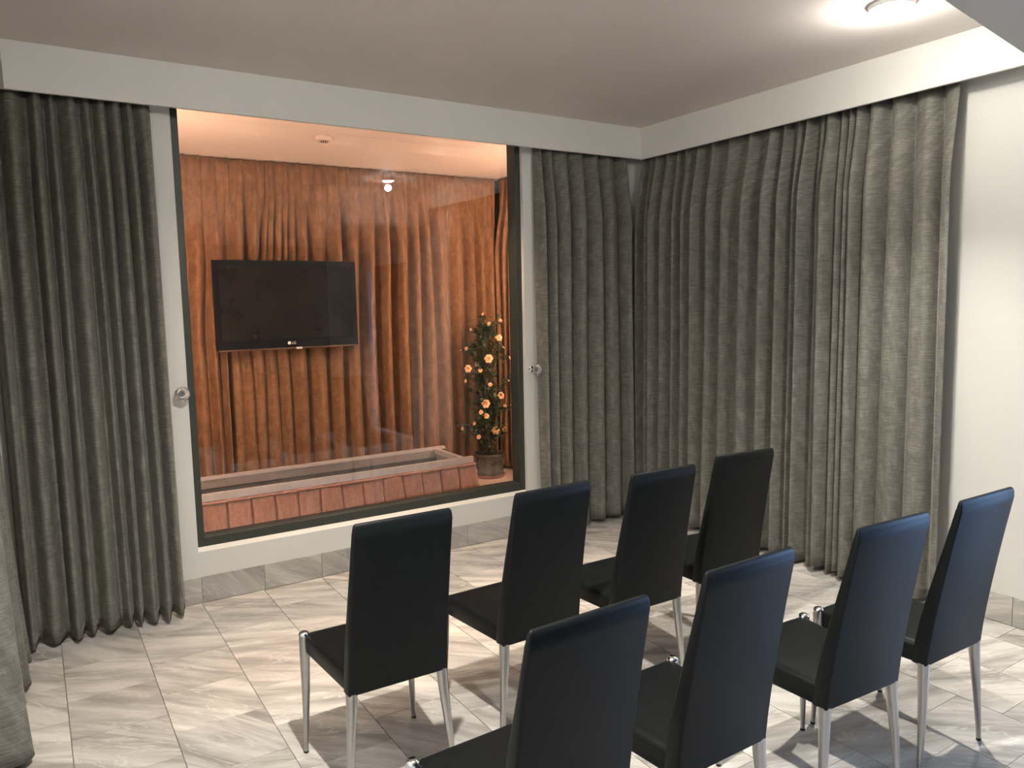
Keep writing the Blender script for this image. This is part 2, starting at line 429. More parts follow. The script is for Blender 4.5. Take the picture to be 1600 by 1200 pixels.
def curtain(name, axis, base, sgn, valleys, z0, z1, mat, seed, dmax=0.11, d0=0.02, flare=0.35, shift=None, fp=1.5, topamp=0.55, ex=(0.8, 1.1), pinch=0.11, lean=0.06, open_end=False):
    """axis 'x': hangs along x at y=base, bulging by sgn*d; folds run between the given valleys"""
    rnd = random.Random(seed)
    nv = len(valleys); NZ = 44
    a = [rnd.uniform(-1, 1) for _ in range(nv)]; b_ = [rnd.uniform(-1, 1) for _ in range(nv)]
    ph = [rnd.uniform(0, 6.28) for _ in range(nv)]
    A = []; sub = []; hem = []; skew = []; EX = []
    for i in range(nv - 1):
        w = abs(valleys[i + 1] - valleys[i])
        A.append(min(dmax, 0.060 + 1.15 * w) * rnd.uniform(0.7, 1.1)); sub.append(rnd.uniform(0, 0.22) if w > 0.10 else 0.0)
        hem.append(rnd.uniform(-0.010, 0.012)); EX.append(rnd.uniform(*ex)); skew.append(rnd.uniform(-0.10, 0.10))
    K = 14
    rows = []; uvs = []
    for j in range(NZ + 1):
        f = j / NZ; zz = z0 + (z1 - z0) * f
        amp = (topamp + (1 - topamp) * sstep(1.0, 0.80, f)) + flare * (1 - f) ** fp
        V = []
        for i, v in enumerate(valleys):
            wl = abs(valleys[i] - valleys[i - 1]) if i else abs(valleys[1] - valleys[0])
            wr = abs(valleys[min(i + 1, nv - 1)] - valleys[i]) or wl
            mag = min(wl, wr)
            dv = mag * (0.22 * a[i] * (f - 0.62) + 0.03 * b_[i] * math.sin(4 * f + ph[i]) + 0.10 * a[(i * 3 + 1) % nv] * sstep(0.78, 1.0, f))
            if i in (0, nv - 1): dv *= 0.3
            V.append(v + dv + (shift(v, zz) if shift else 0.0))
        row = []; uv = []; uu = 0.0
        for i in range(nv - 1):
            w = V[i + 1] - V[i]
            for k in range(K + (1 if i == nv - 2 else 0)):
                t = k / K * (0.52 if open_end and i == nv - 2 else 1.0)
                lat = t - (pinch + 0.03 * math.sin(3 * f + ph[i])) * math.sin(2 * PI * t) + skew[i] * math.sin(PI * t) ** 2 * amp
                c = 0.5 - 0.5 * math.cos(2 * PI * t)
                d = A[i] * amp * c ** EX[i]
                d -= A[i] * sub[i] * math.exp(-((t - 0.5 - 0.2 * b_[i] * (f - .5)) / 0.13) ** 2) * (0.4 + 0.6 * math.sin(2.2 * f + ph[i]) ** 2)
                s = V[i] + w * lat
                d += 0.003 * noise.noise(Vector((s * 7, zz * 1.3, seed))) + d0 + lean * (1 - f) ** 1.3
                zq = zz + hem[i] * (1 - f) ** 6 * c
                p = (s, base + sgn * d, zq) if axis == 'x' else (base + sgn * d, s, zq)
                if row:
                    q = row[-1]
                    uu += 0.5 * ((p[0] - q[0]) ** 2 + (p[1] - q[1]) ** 2) ** 0.5 + 0.5 * abs(valleys[i + 1] - valleys[i]) / K * 1.4
                row.append(p); uv.append((uu + seed * 3.1, zz))
        rows.append(row); uvs.append(uv)
    return grid_cloth(name, rows, uvs, mat)

HZ = 2.63
c1 = curtain('curtain', 'x', 0.0, -1, [-4.02, -3.95, -3.83, -3.761, -3.706, -3.606, -3.551, -3.496, -3.43, -3.37, -3.302], 0.028, HZ, 'velvet_grey', 3,
             dmax=0.155, d0=0.020, flare=-0.20, lean=0.085, ex=(1.0, 1.7), pinch=0.07)
tag(c1, 'grey crushed velvet curtain hanging left of the display window', 'curtain', 'grey velvet curtains')
c2 = curtain('curtain', 'x', 0.0, -1, [-0.985, -0.925, -0.848, -0.717, -0.577, -0.427, -0.279, -0.175], 0.03, HZ, 'velvet_grey', 11,
             dmax=0.140, d0=0.015, flare=-0.20, lean=0.04, ex=(1.1, 1.9), pinch=0.06)
tag(c2, 'grey velvet curtain between the display window and the room corner', 'curtain', 'grey velvet curtains')
def shA(s, z):
    return 0.0
c3 = curtain('curtain', 'y', 0.0, -1, [-0.06, -0.13, -0.205, -0.297, -0.391, -0.477, -0.59, -0.688, -0.799, -0.958, -1.138, -1.271, -1.357, -1.428, -1.500], 0.03, HZ, 'velvet_grey', 21,
             dmax=0.160, d0=0.010, flare=-0.20, lean=0.04, ex=(1.5, 2.6), pinch=0.03)
tag(c3, 'wide dim grey velvet curtain on the right wall, starting at the corner', 'curtain', 'grey velvet curtains')
c4 = curtain('curtain', 'y', 0.0, -1, [-1.522, -1.571, -1.652, -1.7, -1.75, -1.822, -1.935, -2.07, -2.216, -2.425], 0.03, HZ - .005, 'velvet_grey', 35,
             dmax=0.145, d0=0.010, flare=-0.22, lean=0.04, ex=(0.8, 1.4), pinch=0.09, open_end=True)
tag(c4, 'brightly lit grey velvet curtain ending beside the bare right wall', 'curtain', 'grey velvet curtains')
c5 = curtain('curtain', 'y', XL, 1, [-0.27, -0.33, -0.41, -0.55, -0.68, -0.86, -1.02, -1.14, -1.27], 0.03, HZ, 'velvet_grey', 42,
             dmax=0.045, d0=0.006, flare=1.25, fp=3.0, lean=0.0)
tag(c5, 'grey velvet curtain on the left wall at the picture edge', 'curtain', 'grey velvet curtains')

# curtain rails up inside the valances
def railing(name, b_, label):
    bm = boxes(b_); bevel_bm(bm, 0.003, 1)
    o = obj(name, bm, 'rail'); tag(o, label, 'rail', 'curtain rails'); return o
railing('curtain_rail', (XL + .01, -0.125, -0.075, -0.045, HZ + .003, HZ + .027), 'dark curtain rail behind the valance above the display window')
railing('curtain_rail', (-0.085, -0.055, -3.0, -0.12, HZ + .003, HZ + .027), 'dark curtain rail behind the right-hand valance')
railing('curtain_rail', (XL + .05, XL + .08, -1.6, -0.12, HZ + .003, HZ + .027), 'dark curtain rail behind the left valance')

# copper curtains of the display room: regular pinch pleats at the head, loose folds below
def copper(name, axis, base, sgn, s0, s1, valleys, seed, pleat=0.094, edge=None, z0=ZF + .015, z1=ZI - .006, step=0.0075):
    rnd = random.Random(seed)
    NZ = 40; ns = int((s1 - s0) / step)
    nv = len(valleys); ph = [rnd.uniform(0, 6.28) for _ in range(nv)]; aa = [rnd.uniform(-1, 1) for _ in range(nv)]
    Am = [rnd.uniform(0.8, 1.2) for _ in range(nv)]
    rows = []; uvs = []
    for j in range(NZ + 1):
        f = j / NZ; zz = z0 + (z1 - z0) * f
        V = []
        for i, v in enumerate(valleys):
            w = abs(valleys[min(i + 1, nv - 1)] - valleys[max(i - 1, 0)]) * 0.5
            V.append(v + w * (0.30 * aa[i] * (f - 0.4) + 0.08 * math.sin(4 * f + ph[i])) * (0 if i in (0, nv - 1) else 1))
        row = []; uv = []; i = 0
        wt = sstep(0.72, 0.97, f)
        for k in range(ns + 1):
            s = s0 + (s1 - s0) * k / ns
            while i < nv - 2 and s > V[i + 1]: i += 1
            w = max(1e-4, V[i + 1] - V[i]); t = max(0, min(1, (s - V[i]) / w))
            lo = Am[i] * min(0.11, 0.030 + 0.62 * w) * (0.5 - 0.5 * math.cos(2 * PI * t)) ** 0.7
            g = ((s - s0) / pleat) % 1.0
            hi = 0.018 + 0.030 * math.exp(-((g - 0.5) / 0.10) ** 2) + 0.006 * math.sin(2 * PI * g)
            mid = 0.020 * (0.5 - 0.5 * math.cos(2 * PI * g)) ** 1.5
            d = hi * wt + (1 - wt) * (lo + mid * sstep(0.35, 0.85, f)) + 0.004 * noise.noise(Vector((s * 7, zz * 2, seed)))
            sa = s
            if edge: sa = edge(s, zz)
            row.append((sa, base + sgn * d, zz) if axis == 'x' else (base + sgn * d, sa, zz))
            uv.append((s * 1.3 + seed, zz))
        rows.append(row); uvs.append(uv)
    return grid_cloth(name, rows, uvs, 'velvet_copper')
IXR = -0.40
def part_x(z): return -2.36 - 0.06 * sstep(2.55, 1.95, z) - 0.33 * sstep(2.0, 1.38, z)
def edgeL(s, z):
    return s + (part_x(z) - 0.012 * sstep(1.5, .9, z) + 2.36) * math.exp(-(-2.36 - s) / 0.22)
def edgeR(s, z):
    return s + (part_x(z) - 0.012 + 0.040 * sstep(1.7, 1.1, z) + 2.36) * math.exp(-(s + 2.36) / 0.20)
vl = [-3.52, -3.44, -3.36, -3.22, -3.08, -2.93, -2.78, -2.62, -2.50, -2.36]
o = copper('curtain', 'x', 1.440, -1, -3.52, -2.36, vl, 5, edge=edgeL); tag(o, 'copper velvet curtain left of the parting behind the television', 'curtain', 'copper velvet curtains')
vr = [-2.35, -2.315, -2.28, -2.235, -2.19, -2.13, -2.05, -1.92, -1.80, -1.66, -1.53, -1.40, -1.26, -1.16, -1.03, -0.88, -0.76, -0.62, -0.52, -0.43]
o = copper('curtain', 'x', 1.425, -1, -2.35, -0.43, vr, 8, edge=edgeR); tag(o, 'wide copper velvet curtain behind the television and the coffin stand', 'curtain', 'copper velvet curtains')
o = copper('curtain', 'y', IXR + .05, -1, 0.16, 1.40, [0.16, 0.27, 0.36, 0.48, 0.59, 0.68, 0.78, 0.86, 0.97, 1.03, 1.12, 1.20, 1.30, 1.40], 13)
tag(o, 'copper velvet curtain on the right side behind the rose bush', 'curtain', 'copper velvet curtains')
o = copper('curtain', 'y', IX0 + .04, 1, 0.16, 1.31, [0.16, 0.30, 0.42, 0.55, 0.68, 0.83, 0.97, 1.10, 1.20, 1.31], 17)
tag(o, 'copper velvet curtain on the hidden left side of the display room', 'curtain', 'copper velvet curtains')

# ------------------------------------------------------------------ lamps
def ceiling_lamp(x, y, label, kp=1.0, ks=1.0, cone=112):
    lamp = empty('ceiling_lamp', (x, y, ZC)); tag(lamp, label, 'lamp', 'round halogen ceiling lamps')
    bm = bmesh.new(); lathe(bm, [(0.060, -0.001), (0.088, -0.001), (0.092, -0.010), (0.086, -0.020), (0.070, -0.024), (0.062, -0.018)], 36)
    obj('trim_ring', bm, 'lamp_white', lamp, autos=40)
    bm = bmesh.new(); lathe(bm, [(0.001, -0.034), (0.024, -0.033), (0.042, -0.028), (0.054, -0.020), (0.059, -0.004)], 28)
    obj('bulb', bm, 'bulb_white', lamp, autos=60)
    for typ, en in (('POINT', LAMP_P * kp), ('SPOT', LAMP_S * ks)):
        ld = bpy.data.lights.new('lamp_light', typ); ld.energy = en; ld.color = (1.0, 0.96, 0.89); ld.shadow_soft_size = 0.03
        if typ == 'SPOT': ld.spot_size = math.radians(cone); ld.spot_blend = 1.0
        lo = bpy.data.objects.new('lamp_light', ld); COL.objects.link(lo); lo.location = (0, 0, -0.085); lo.parent = lamp
ceiling_lamp(-0.77, -2.37, 'glowing round halogen lamp on the ceiling near the right curtains', 0.44, 0.62, 90)
ceiling_lamp(-3.20, -2.88, 'round halogen lamp on the ceiling above the left end of the chairs', 1.1, 0.95, 166)

def batten(name, p0, p1, face, label):
    """added fill light for the display room: body, two holders and a glowing tube"""
    p0, p1 = Vector(p0), Vector(p1); d = (p1 - p0).normalized(); f = Vector(face)
    e = empty(name, p0); tag(e, label, 'lamp', 'added fill tubes of the display room')
    s = d.cross(f)
    def slab(a, b_, h0, h1, w):
        bm = bmesh.new()
        loft(bm, [[q + f * h + s * x for h, x in ((h0, -w), (h1, -w), (h1, w), (h0, w))] for q in (d * a, d * b_)])
        return bm
    Ln = (p1 - p0).length
    obj('body', slab(0, Ln, 0, .022, .022), 'inner_paint', e)
    for a in (0.0, Ln - .02): obj('holder', slab(a, a + .02, .022, .055, .012), 'inner_paint', e)
    bm = bmesh.new(); tube(bm, [d * .02 + f * .043, d * (Ln - .02) + f * .043], 0.013, 12)
    obj('tube', bm, 'tube_warm', e, autos=60)
batten('fill_batten', (-3.40, 0.121, 0.85), (-3.40, 0.121, 2.45), (0, 1, 0), 'added upright fill tube, out of view in the display room, left of the glass')
batten('fill_batten', (-0.72, 0.121, 0.85), (-0.72, 0.121, 2.45), (0, 1, 0), 'added upright fill tube, out of view in the display room, right of the glass')

def fill_spot(x, label):
    """added spotlight, unseen up inside the valance, warming the sill and floor"""
    e = empty('fill_spotlight', (x, 0.0, 2.745)); tag(e, label, 'lamp', 'added fill spotlights inside the valance')
    obj('mount', boxes((-.02, .02, -.045, 0, 0, .03)), 'lamp_white', e)
    bm = bmesh.new(); lathe(bm, [(.010, .004), (.020, 0), (.024, -.030), (.021, -.030), (.018, -.006)], 18, 0, -.055); obj('shade', bm, 'lamp_white', e, autos=40)
    bm = bmesh.new(); lathe(bm, [(.003, -.024), (.014, -.021), (.016, -.012)], 14, 0, -.055); obj('bulb', bm, 'bulb_warm', e, autos=60)
    ld = bpy.data.lights.new('spot_light', 'SPOT'); ld.energy = 170; ld.color = (1.0, 0.70, 0.50); ld.spot_size = math.radians(75); ld.spot_blend = .9; ld.shadow_soft_size = .02
    lo = bpy.data.objects.new('spot_light', ld); COL.objects.link(lo); lo.location = (0, -.055, -.035); lo.parent = e
for x, w in ((-2.75, 'left one'), (-2.13, 'middle one'), (-1.50, 'right one')):
    fill_spot(x, 'added fill spotlight, unseen in the valance over the display window, ' + w)

# ------------------------------------------------------------------ chairs
def build_chair():
    ch = empty('leather_chair')
    # seat
    bm = bmesh.new()
    def ring(ins, z): return rrect(-.170 + ins, .170 - ins, -.372 + ins, .012 - ins, 0.018, z, 3, -.199 + ins, .199 - ins)
    loft(bm, [ring(.012, .374), ring(.003, .377), ring(0, .383), ring(0, .428), ring(.003, .438), ring(.010, .444), ring(.024, .447)])
    obj('seat', bm, 'leather', ch, autos=50)
    # back: one upholstered panel running from the seat's underside to the top
    bm = bmesh.new()
    zs = [.373, .377, .40, .45, .52, .60, .70, .80, .90, .921]
    rings = []
    def rear(z): return -.391 - .094 * (max(0, (z - .375)) / .575) ** 1.25
    def thk(z): return .052 - .030 * sstep(.42, .95, z)
    def hw(z): return .174 - .008 * (z - .375) / .575
    for k, z in enumerate(zs):
        ins = .006 if k == 0 else 0.0
        y0 = rear(z) + ins; y1 = rear(z) + thk(z) - ins * .5
        rings.append(rrect(-hw(z) + ins, hw(z) - ins, y0, y1, .0085 if thk(z) > .02 else .006, z, 3))
    for z, fwd, ins, r in ((.925, .0025, .001, .008), (.936, .0045, .002, .007), (.945, .0085, .004, .006), (.950, .0125, .008, .0045), (.951, .0150, .011, .003)):
        rings.append(rrect(-hw(z) + ins, hw(z) - ins, rear(z) + fwd, rear(z) + thk(z) - .002, r * .7, z, 3))
    loft(bm, rings)
    obj('backrest', bm, 'leather', ch, autos=50)
    # welt along the upper edge of the back
    # legs
    for sx in (-1, 1):
        bm = bmesh.new()
        pts = [(sx * .2105, .004, .004), (sx * .2085, .003, .06), (sx * .205, .002, .15), (sx * .2015, .001, .25), (sx * .200, 0, .34), (sx * .1995, 0, .42), (sx * .199, 0, .441)]
        tube(bm, pts, [.0080, .0090, .0115, .0150, .0175, .0185, .0185], 14)
        lg = obj('leg', bm, 'leg_metal', ch, autos=60)
        bm = bmesh.new(); lathe(bm, [(.0187, .440), (.0187, .444), (.0165, .450), (.011, .454), (.002, .4555)], 14, sx * .199, 0)
        obj('cap', bm, 'chrome', lg, autos=70)
        bm = bmesh.new(); lathe(bm, [(.0075, 0), (.0088, .001), (.0088, .008), (.0075, .009)], 12, sx * .2106, .004)
        obj('foot', bm, 'rubber', lg, autos=60)
        bm = bmesh.new()
        pts = [(sx * .189, -.390, .004), (sx * .184, -.389, .06), (sx * .175, -.386, .15), (sx * .166, -.381, .25), (sx * .160, -.376, .33), (sx * .158, -.374, .380)]
        tube(bm, pts, [.0080, .0092, .0120, .0155, .0180, .0190], 14)
        lg = obj('leg', bm, 'leg_metal', ch, autos=60)
        bm = bmesh.new(); lathe(bm, [(.0075, 0), (.0088, .001), (.0088, .008), (.0075, .009)], 12, sx * .189, -.390)
        obj('foot', bm, 'rubber', lg, autos=60)
    return ch
def copy_tree(o, parent=None):
    c = o.copy(); COL.objects.link(c); c.parent = parent
    for k in list(o.children): copy_tree(k, c)
    return c
CH = [(-2.951, -1.712, -.022, 'black leather chair at the left end of the front row'),
      (-2.382, -1.686, .014, 'black leather chair second from the left in the front row'),
      (-1.869, -1.718, -.016, 'black leather chair third from the left in the front row'),
      (-1.337, -1.682, -.079, 'black leather chair at the right end of the front row, nearest the corner curtains'),
      (-2.955, -2.614, .026, 'black leather chair at the left end of the rear row, cut by the bottom edge'),
      (-2.418, -2.588, .006, 'black leather chair second from the left in the rear row'),
      (-1.792, -2.604, -.057, 'black leather chair third from the left in the rear row, seen whole'),
      (-1.302, -2.613, -.015, 'black leather chair at the right end of the rear row, before the bare wall')]
proto = build_chair()
for i, (x, y, a, lb) in enumerate(CH):
    c = proto if i == 7 else copy_tree(proto)
    c.location = (x, y, 0); c.rotation_euler = (0, 0, a)
    tag(c, lb, 'chair', 'black leather chairs in two rows')

# ------------------------------------------------------------------ television
TX0, TX1, TZ0, TZ1, TY = -2.808, -1.790, 1.303, 1.925, 1.20
tv = empty('television', ((TX0 + TX1) / 2, TY, TZ0)); tag(tv, 'black flat-screen television hung before the copper curtains', 'television')
W2 = (TX1 - TX0) / 2; HT = TZ1 - TZ0
bz = .036; bb = .066
bm = boxes((-W2, -W2 + bz, -.012, .02, 0, HT), (W2 - bz, W2, -.012, .02, 0, HT), (-W2 + bz, W2 - bz, -.012, .02, HT - bz, HT), (-W2 + bz, W2 - bz, -.012, .02, 0, bb))
obj('bezel', bm, 'tv_bezel', tv)
bm = bmesh.new(); loft(bm, [[(-W2 + .003, y, .003), (W2 - .003, y, .003), (W2 - .003, y, HT - .003), (-W2 + .003, y, HT - .003)] for y in (.02, .045)] + [[(-W2 + .12, .075, .1), (W2 - .12, .075, .1), (W2 - .12, .075, HT - .1), (-W2 + .12, .075, HT - .1)]])
obj('rear_shell', bm, 'tv_bezel', tv)
obj('screen', boxes((-W2 + bz - .002, W2 - bz + .002, -.006, .018, bb - .002, HT - bz + .002)), 'tv_screen', tv)
bm = boxes((-W2 + .01, W2 - .01, -.016, .01, -.008, .004)); bevel_bm(bm, .003, 1)
st = obj('lower_strip', bm, 'tv_strip', tv); st['label'] = 'brown translucent strip under the screen'
bm = boxes((.035, .08, -.020, -.008, -.010, .004)); bevel_bm(bm, .003, 1)
lp = obj('indicator', bm, 'logo_white', tv); lp['label'] = 'small bright power indicator'
# maker's mark: disc with letters beside it
bm = bmesh.new()
loft(bm, [[(-.012 + .012 * math.cos(2 * PI * k / 20), y, .036 + .012 * math.sin(2 * PI * k / 20)) for k in range(20)] for y in (-.0125, -.0135)])
obj('logo', bm, 'logo_white', tv)
fc = bpy.data.curves.new('letters', 'FONT'); fc.body = 'LG'; fc.size = .026; fc.extrude = .0005
fo = bpy.data.objects.new('letters_tmp', fc); COL.objects.link(fo)
bpy.context.view_layer.update()
me = bpy.data.meshes.new_from_object(fo.evaluated_get(bpy.context.evaluated_depsgraph_get()))
bpy.data.objects.remove(fo)
me.materials.clear()
lt = obj_me('letters', me, 'logo_white', tv); lt.location = (.004, -.0132, .027); lt.rotation_euler = (PI / 2, 0, 0)
bm = boxes((-.10, .10, .07, .10, .20, .45), (-.03, .03, .10, IY - TY - .003, .28, .36)); obj('wall_bracket', bm, 'plastic_dark', tv)
bm = bmesh.new(); tube(bm, [(W2 - .16, .03, .005), (W2 - .13, .03, -.022), (W2 - .08, .03, -.030), (W2 - .03, .03, -.018), (W2 - .012, .03, .004)], .0022, 6)
obj('cable', bm, 'plastic_dark', tv, smooth=True)

# ------------------------------------------------------------------ coffin stand with pleated skirt
BX0, BX1, BY0, BY1, BZ = -3.25, -1.255, 0.405, 0.925, 0.50
bier = empty('coffin_stand', ((BX0 + BX1) / 2, (BY0 + BY1) / 2, ZF)); tag(bier, 'long metal coffin stand with a pleated pink velvet skirt', 'stand')
bo = Vector(bier.location)
def bpart(nm, bm, mat, **k):
    for v in bm.verts: v.co -= bo
    return obj(nm, bm, mat, bier, **k)
bpart('front_rail', boxes((BX0, BX1, BY0, BY0 + .028, BZ - .045, BZ), (BX0, BX1, BY0 + .028, BY0 + .05, BZ - .045, BZ - .022)), 'aluminium')
bpart('rear_rail', boxes((BX0, BX1 + .02, BY1 - .045, BY1, BZ - .018, BZ), (BX0, BX1, BY1 - .012, BY1, BZ - .045, BZ - .018)), 'aluminium')
bpart('rear_ledge', boxes((BX0, BX1 - .03, BY1 - .040, BY1 - .012, BZ - .075, BZ - .018)), 'aluminium_dark')
bpart('end_rail', boxes((BX1 - .075, BX1 - .045, BY0 + .028, BY1 - .045, BZ - .045, BZ - .008)), 'aluminium')
bpart('end_rail', boxes((BX0 + .045, BX0 + .075, BY0 + .028, BY1 - .045, BZ - .045, BZ - .008)), 'aluminium')
bpart('inner_end_panel', boxes((BX1 - .060, BX1 - .050, BY0 + .05, BY1 - .045, BZ - .16, BZ - .045)), 'aluminium_dark')
bpart('tray', boxes((BX0 + .02, BX1 - .05, BY0 + .03, BY1 - .02, BZ - .17, BZ - .16)), 'tray')
bpart('inner_back_panel', boxes((BX0 + .02, BX1 - .05, BY1 - .03, BY1 - .02, BZ - .16, BZ - .045)), 'tray')
for x in (BX0 + .06, BX1 - .10):
    for y in (BY0 + .06, BY1 - .08): bpart('leg', boxes((x, x + .03, y, y + .03, ZF, BZ - .17)), 'aluminium_dark')
# skirt: box pleats, each fold lapping over the next
def skirt(nm, along0, along1, fixed, sgn, axis, pw, seed):
    rnd = random.Random(seed); n = max(1, round((along1 - along0) / pw)); pw = (along1 - along0) / n
    prof = [(0.0, -.045), (.03, -.042), (.042, .004), (.10, .010), (.3, .007), (.6, .004), (.85, .009), (.94, .007), (.955, -.040)]
    tilt = [rnd.uniform(-.012, .012) for _ in range(n + 1)]
    sag = [rnd.uniform(0, 1) for _ in range(n + 1)]
    zt, zb = BZ - .058, ZF + .012
    rows = []; uvs = []; NZ = 12
    for j in range(NZ + 1):
        f = j / NZ; z = zt + (zb - zt) * f
        row = []; uv = []
        for i in range(n):
            for t, d in prof:
                e = along0 + pw * (i + t + (tilt[i] * (1 - t) + tilt[i + 1] * t) * f * 3)
                dd = d * (0.35 + 0.65 * sstep(0, .25, f)) + .045 * f + .006 * math.sin(PI * t) * math.sin(3 * f + 6 * sag[i]) + .004 * noise.noise(Vector((e * 14, z * 9, seed)))
                e += (0.020 * f if i == n - 1 and t > .8 else 0)
                row.append((e, fixed + sgn * dd, z) if axis == 'x' else (fixed + sgn * dd, e, z)); uv.append((e * 1.5 + d * 3, z))
        rows.append(row); uvs.append(uv)
    o = grid_cloth(nm, rows, uvs, 'velvet_skirt', 0.003)
    for v in o.data.vertices: v.co -= bo
    o.parent = bier
    return o
skirt('front_skirt', BX0, BX1 + .012, BY0 - .006, -1, 'x', 0.148, 3)
skirt('end_skirt', BY0 - .01, BY1 - .02, BX1 + .008, 1, 'y', 0.14, 9)
def roll(nm, p0, p1, seed):
    rnd = random.Random(seed); n = int((Vector(p1) - Vector(p0)).length / .02)
    pts = [Vector(p0).lerp(Vector(p1), k / n) + Vector((0, 0, rnd.uniform(-.0025, .0025))) for k in range(n + 1)]
    bm = bmesh.new(); tube(bm, pts, [.0095 + rnd.uniform(-.0018, .0022) for _ in pts], 8)
    for v in bm.verts: v.co -= bo
    me = bpy.data.meshes.new(nm); bmesh.ops.recalc_face_normals(bm, faces=bm.faces); bm.to_mesh(me); bm.free()
    ul = me.uv_layers.new(name='UVMap')
    for lp_ in me.loops:
        c = me.vertices[lp_.vertex_index].co; ul.data[lp_.index].uv = (c.x + c.y, c.z)
    return obj_me(nm, me, 'velvet_skirt', bier, smooth=True)
roll('skirt_heading', (BX0, BY0 - .008, BZ - .056), (BX1 + .012, BY0 - .008, BZ - .056), 4)
roll('skirt_heading', (BX1 + .010, BY0 - .008, BZ - .056), (BX1 + .010, BY1 - .02, BZ - .056), 5)

# ------------------------------------------------------------------ potted rose bush
PX, PY = -0.71, 1.09
pl = empty('potted_rose_bush', (PX, PY, ZF)); tag(pl, 'tall potted bush of peach roses at the right of the display room', 'plant')
bm = bmesh.new(); lathe(bm, [(.104, 0), (.118, .002), (.127, .014), (.130, .024), (.124, .026), (.118, .013), (.02, .010)], 32)
obj('saucer', bm, 'terracotta', pl, autos=50)
bm = bmesh.new(); lathe(bm, [(.02, .012), (.104, .012), (.110, .020), (.116, .10), (.118, .165), (.119, .174), (.130, .178), (.133, .184), (.133, .196), (.129, .202), (.120, .200), (.117, .190), (.115, .165)], 40)
obj('pot', bm, 'pot_glaze', pl, autos=40)
for k in range(10):                                   # raised chevrons round the pot
    a = 2 * PI * k / 10; bm = bmesh.new()
    def on(da, z): rr = .116 + .002 * (z - .1) / .065 + .001; return (rr * math.cos(a + da), rr * math.sin(a + da), z)
    tube(bm, [on(-.20, .155), on(-.1, .13), on(0, .105), on(.1, .13), on(.20, .155)], .0045, 6)
    obj('relief', bm, 'pot_glaze', pl, smooth=True)
bm = bmesh.new(); lathe(bm, [(.115, .176), (.08, .182), (.02, .184)], 24); obj('soil', bm, 'soil', pl, smooth=True)
rnd = random.Random(5)
bm = bmesh.new()
for k in range(9):
    a = rnd.uniform(0, 6.28); r0 = rnd.uniform(.01, .05); r1 = rnd.uniform(.03, .12); h = rnd.uniform(.8, 1.32)
    pts = [(r0 * math.cos(a) + (r1 - r0) * math.cos(a) * t + .02 * math.sin(5 * t + k), r0 * math.sin(a) + .6 * (r1 - r0) * math.sin(a) * t, .17 + (h - .17) * t) for t in (0, .2, .4, .6, .8, 1)]
    tube(bm, pts, [.005, .0045, .004, .0035, .003, .002], 6)
obj('stems', bm, 'stem', pl, smooth=True)
def leaf(bm, p, d, up, ln, wd):
    d = d.normalized(); s = d.cross(up)
    if s.length < .05: s = d.cross(Vector((1, 0, 0)))
    s.normalize(); n = s.cross(d)
    c = [p, p + d * ln * .35 + s * wd * .5 + n * wd * .18, p + d * ln * .75 + s * wd * .38 + n * wd * .14, p + d * ln - n * ln * .10,
         p + d * ln * .75 - s * wd * .38 + n * wd * .14, p + d * ln * .35 - s * wd * .5 + n * wd * .18, p + d * ln * .35, p + d * ln * .75 - n * ln * .03]
    v = [bm.verts.new(q) for q in c]
    for f in ((0, 6, 1), (1, 6, 7, 2), (2, 7, 3), (3, 7, 4), (4, 7, 6, 5), (5, 6, 0)): bm.faces.new([v[i] for i in f])
ROSES = [(-0.812, 0.981, 1.508, 0.0093), (-0.758, 0.977, 1.429, 0.012), (-0.62, 1.025, 1.449, 0.0123), (-0.875, 1.07, 1.386, 0.0081), (-0.65, 1.008, 1.312, 0.0204), (-0.914, 1.085, 1.232, 0.0114), (-0.579, 1.054, 1.225, 0.0096), (-0.769, 0.976, 1.147, 0.0254), (-0.501, 1.085, 1.136, 0.0111), (-0.9, 1.085, 1.068, 0.0229), (-0.84, 0.992, 1.056, 0.0134), (-0.465, 1.085, 0.977, 0.0105), (-0.514, 1.085, 0.942, 0.007), (-0.926, 1.085, 0.969, 0.0108), (-0.761, 0.976, 0.937, 0.0121), (-0.637, 1.015, 0.833, 0.0205), (-0.803, 0.978, 0.782, 0.0242), (-0.576, 1.056, 0.739, 0.0111), (-0.842, 0.994, 0.714, 0.0135), (-0.802, 0.978, 0.683, 0.0162), (-0.876, 1.049, 0.617, 0.0108), (-0.716, 0.984, 0.553, 0.0232), (-0.595, 1.041, 0.544, 0.0153), (-0.967, 1.085, 0.582, 0.0108), (-0.86, 1.01, 0.511, 0.0135), (-0.872, 1.031, 0.565, 0.0047), (-0.5, 1.085, 0.736, 0.0042), (-1.009, 1.085, 0.614, 0.004), (-0.963, 1.085, 1.222, 0.004), (-0.682, 0.994, 1.437, 0.004)]
bmf = bmesh.new(); bmt = bmesh.new()
up = Vector((0, 0, 1))
clumps = []
for k in range(120):
    z = rnd.uniform(.30, 1.26)
    rad = (.075 + .06 * math.sin(9 * z + 1.5) ** 2) * (1.0 if z < 1.1 else .75)
    a = rnd.uniform(0, 6.28); r = rad * rnd.uniform(.3, 1.25)
    clumps.append(Vector((r * math.cos(a) - .02, r * math.sin(a) * .85, z)))
for (x, y, z, r) in ROSES:
    q = Vector((x - PX, y - PY, z - ZF)); clumps.append(q * 1.0 + Vector((-.15 * q.x, .03, -.012)))
    # twig to every bloom
    root = Vector((q.x * .25, q.y * .2, max(.2, q.z - .12)))
    tube(bmt, [root, root.lerp(q, .5) + Vector((0, 0, .012)), q + Vector((0, .005, 0))], [.0025, .002, .0018], 5)
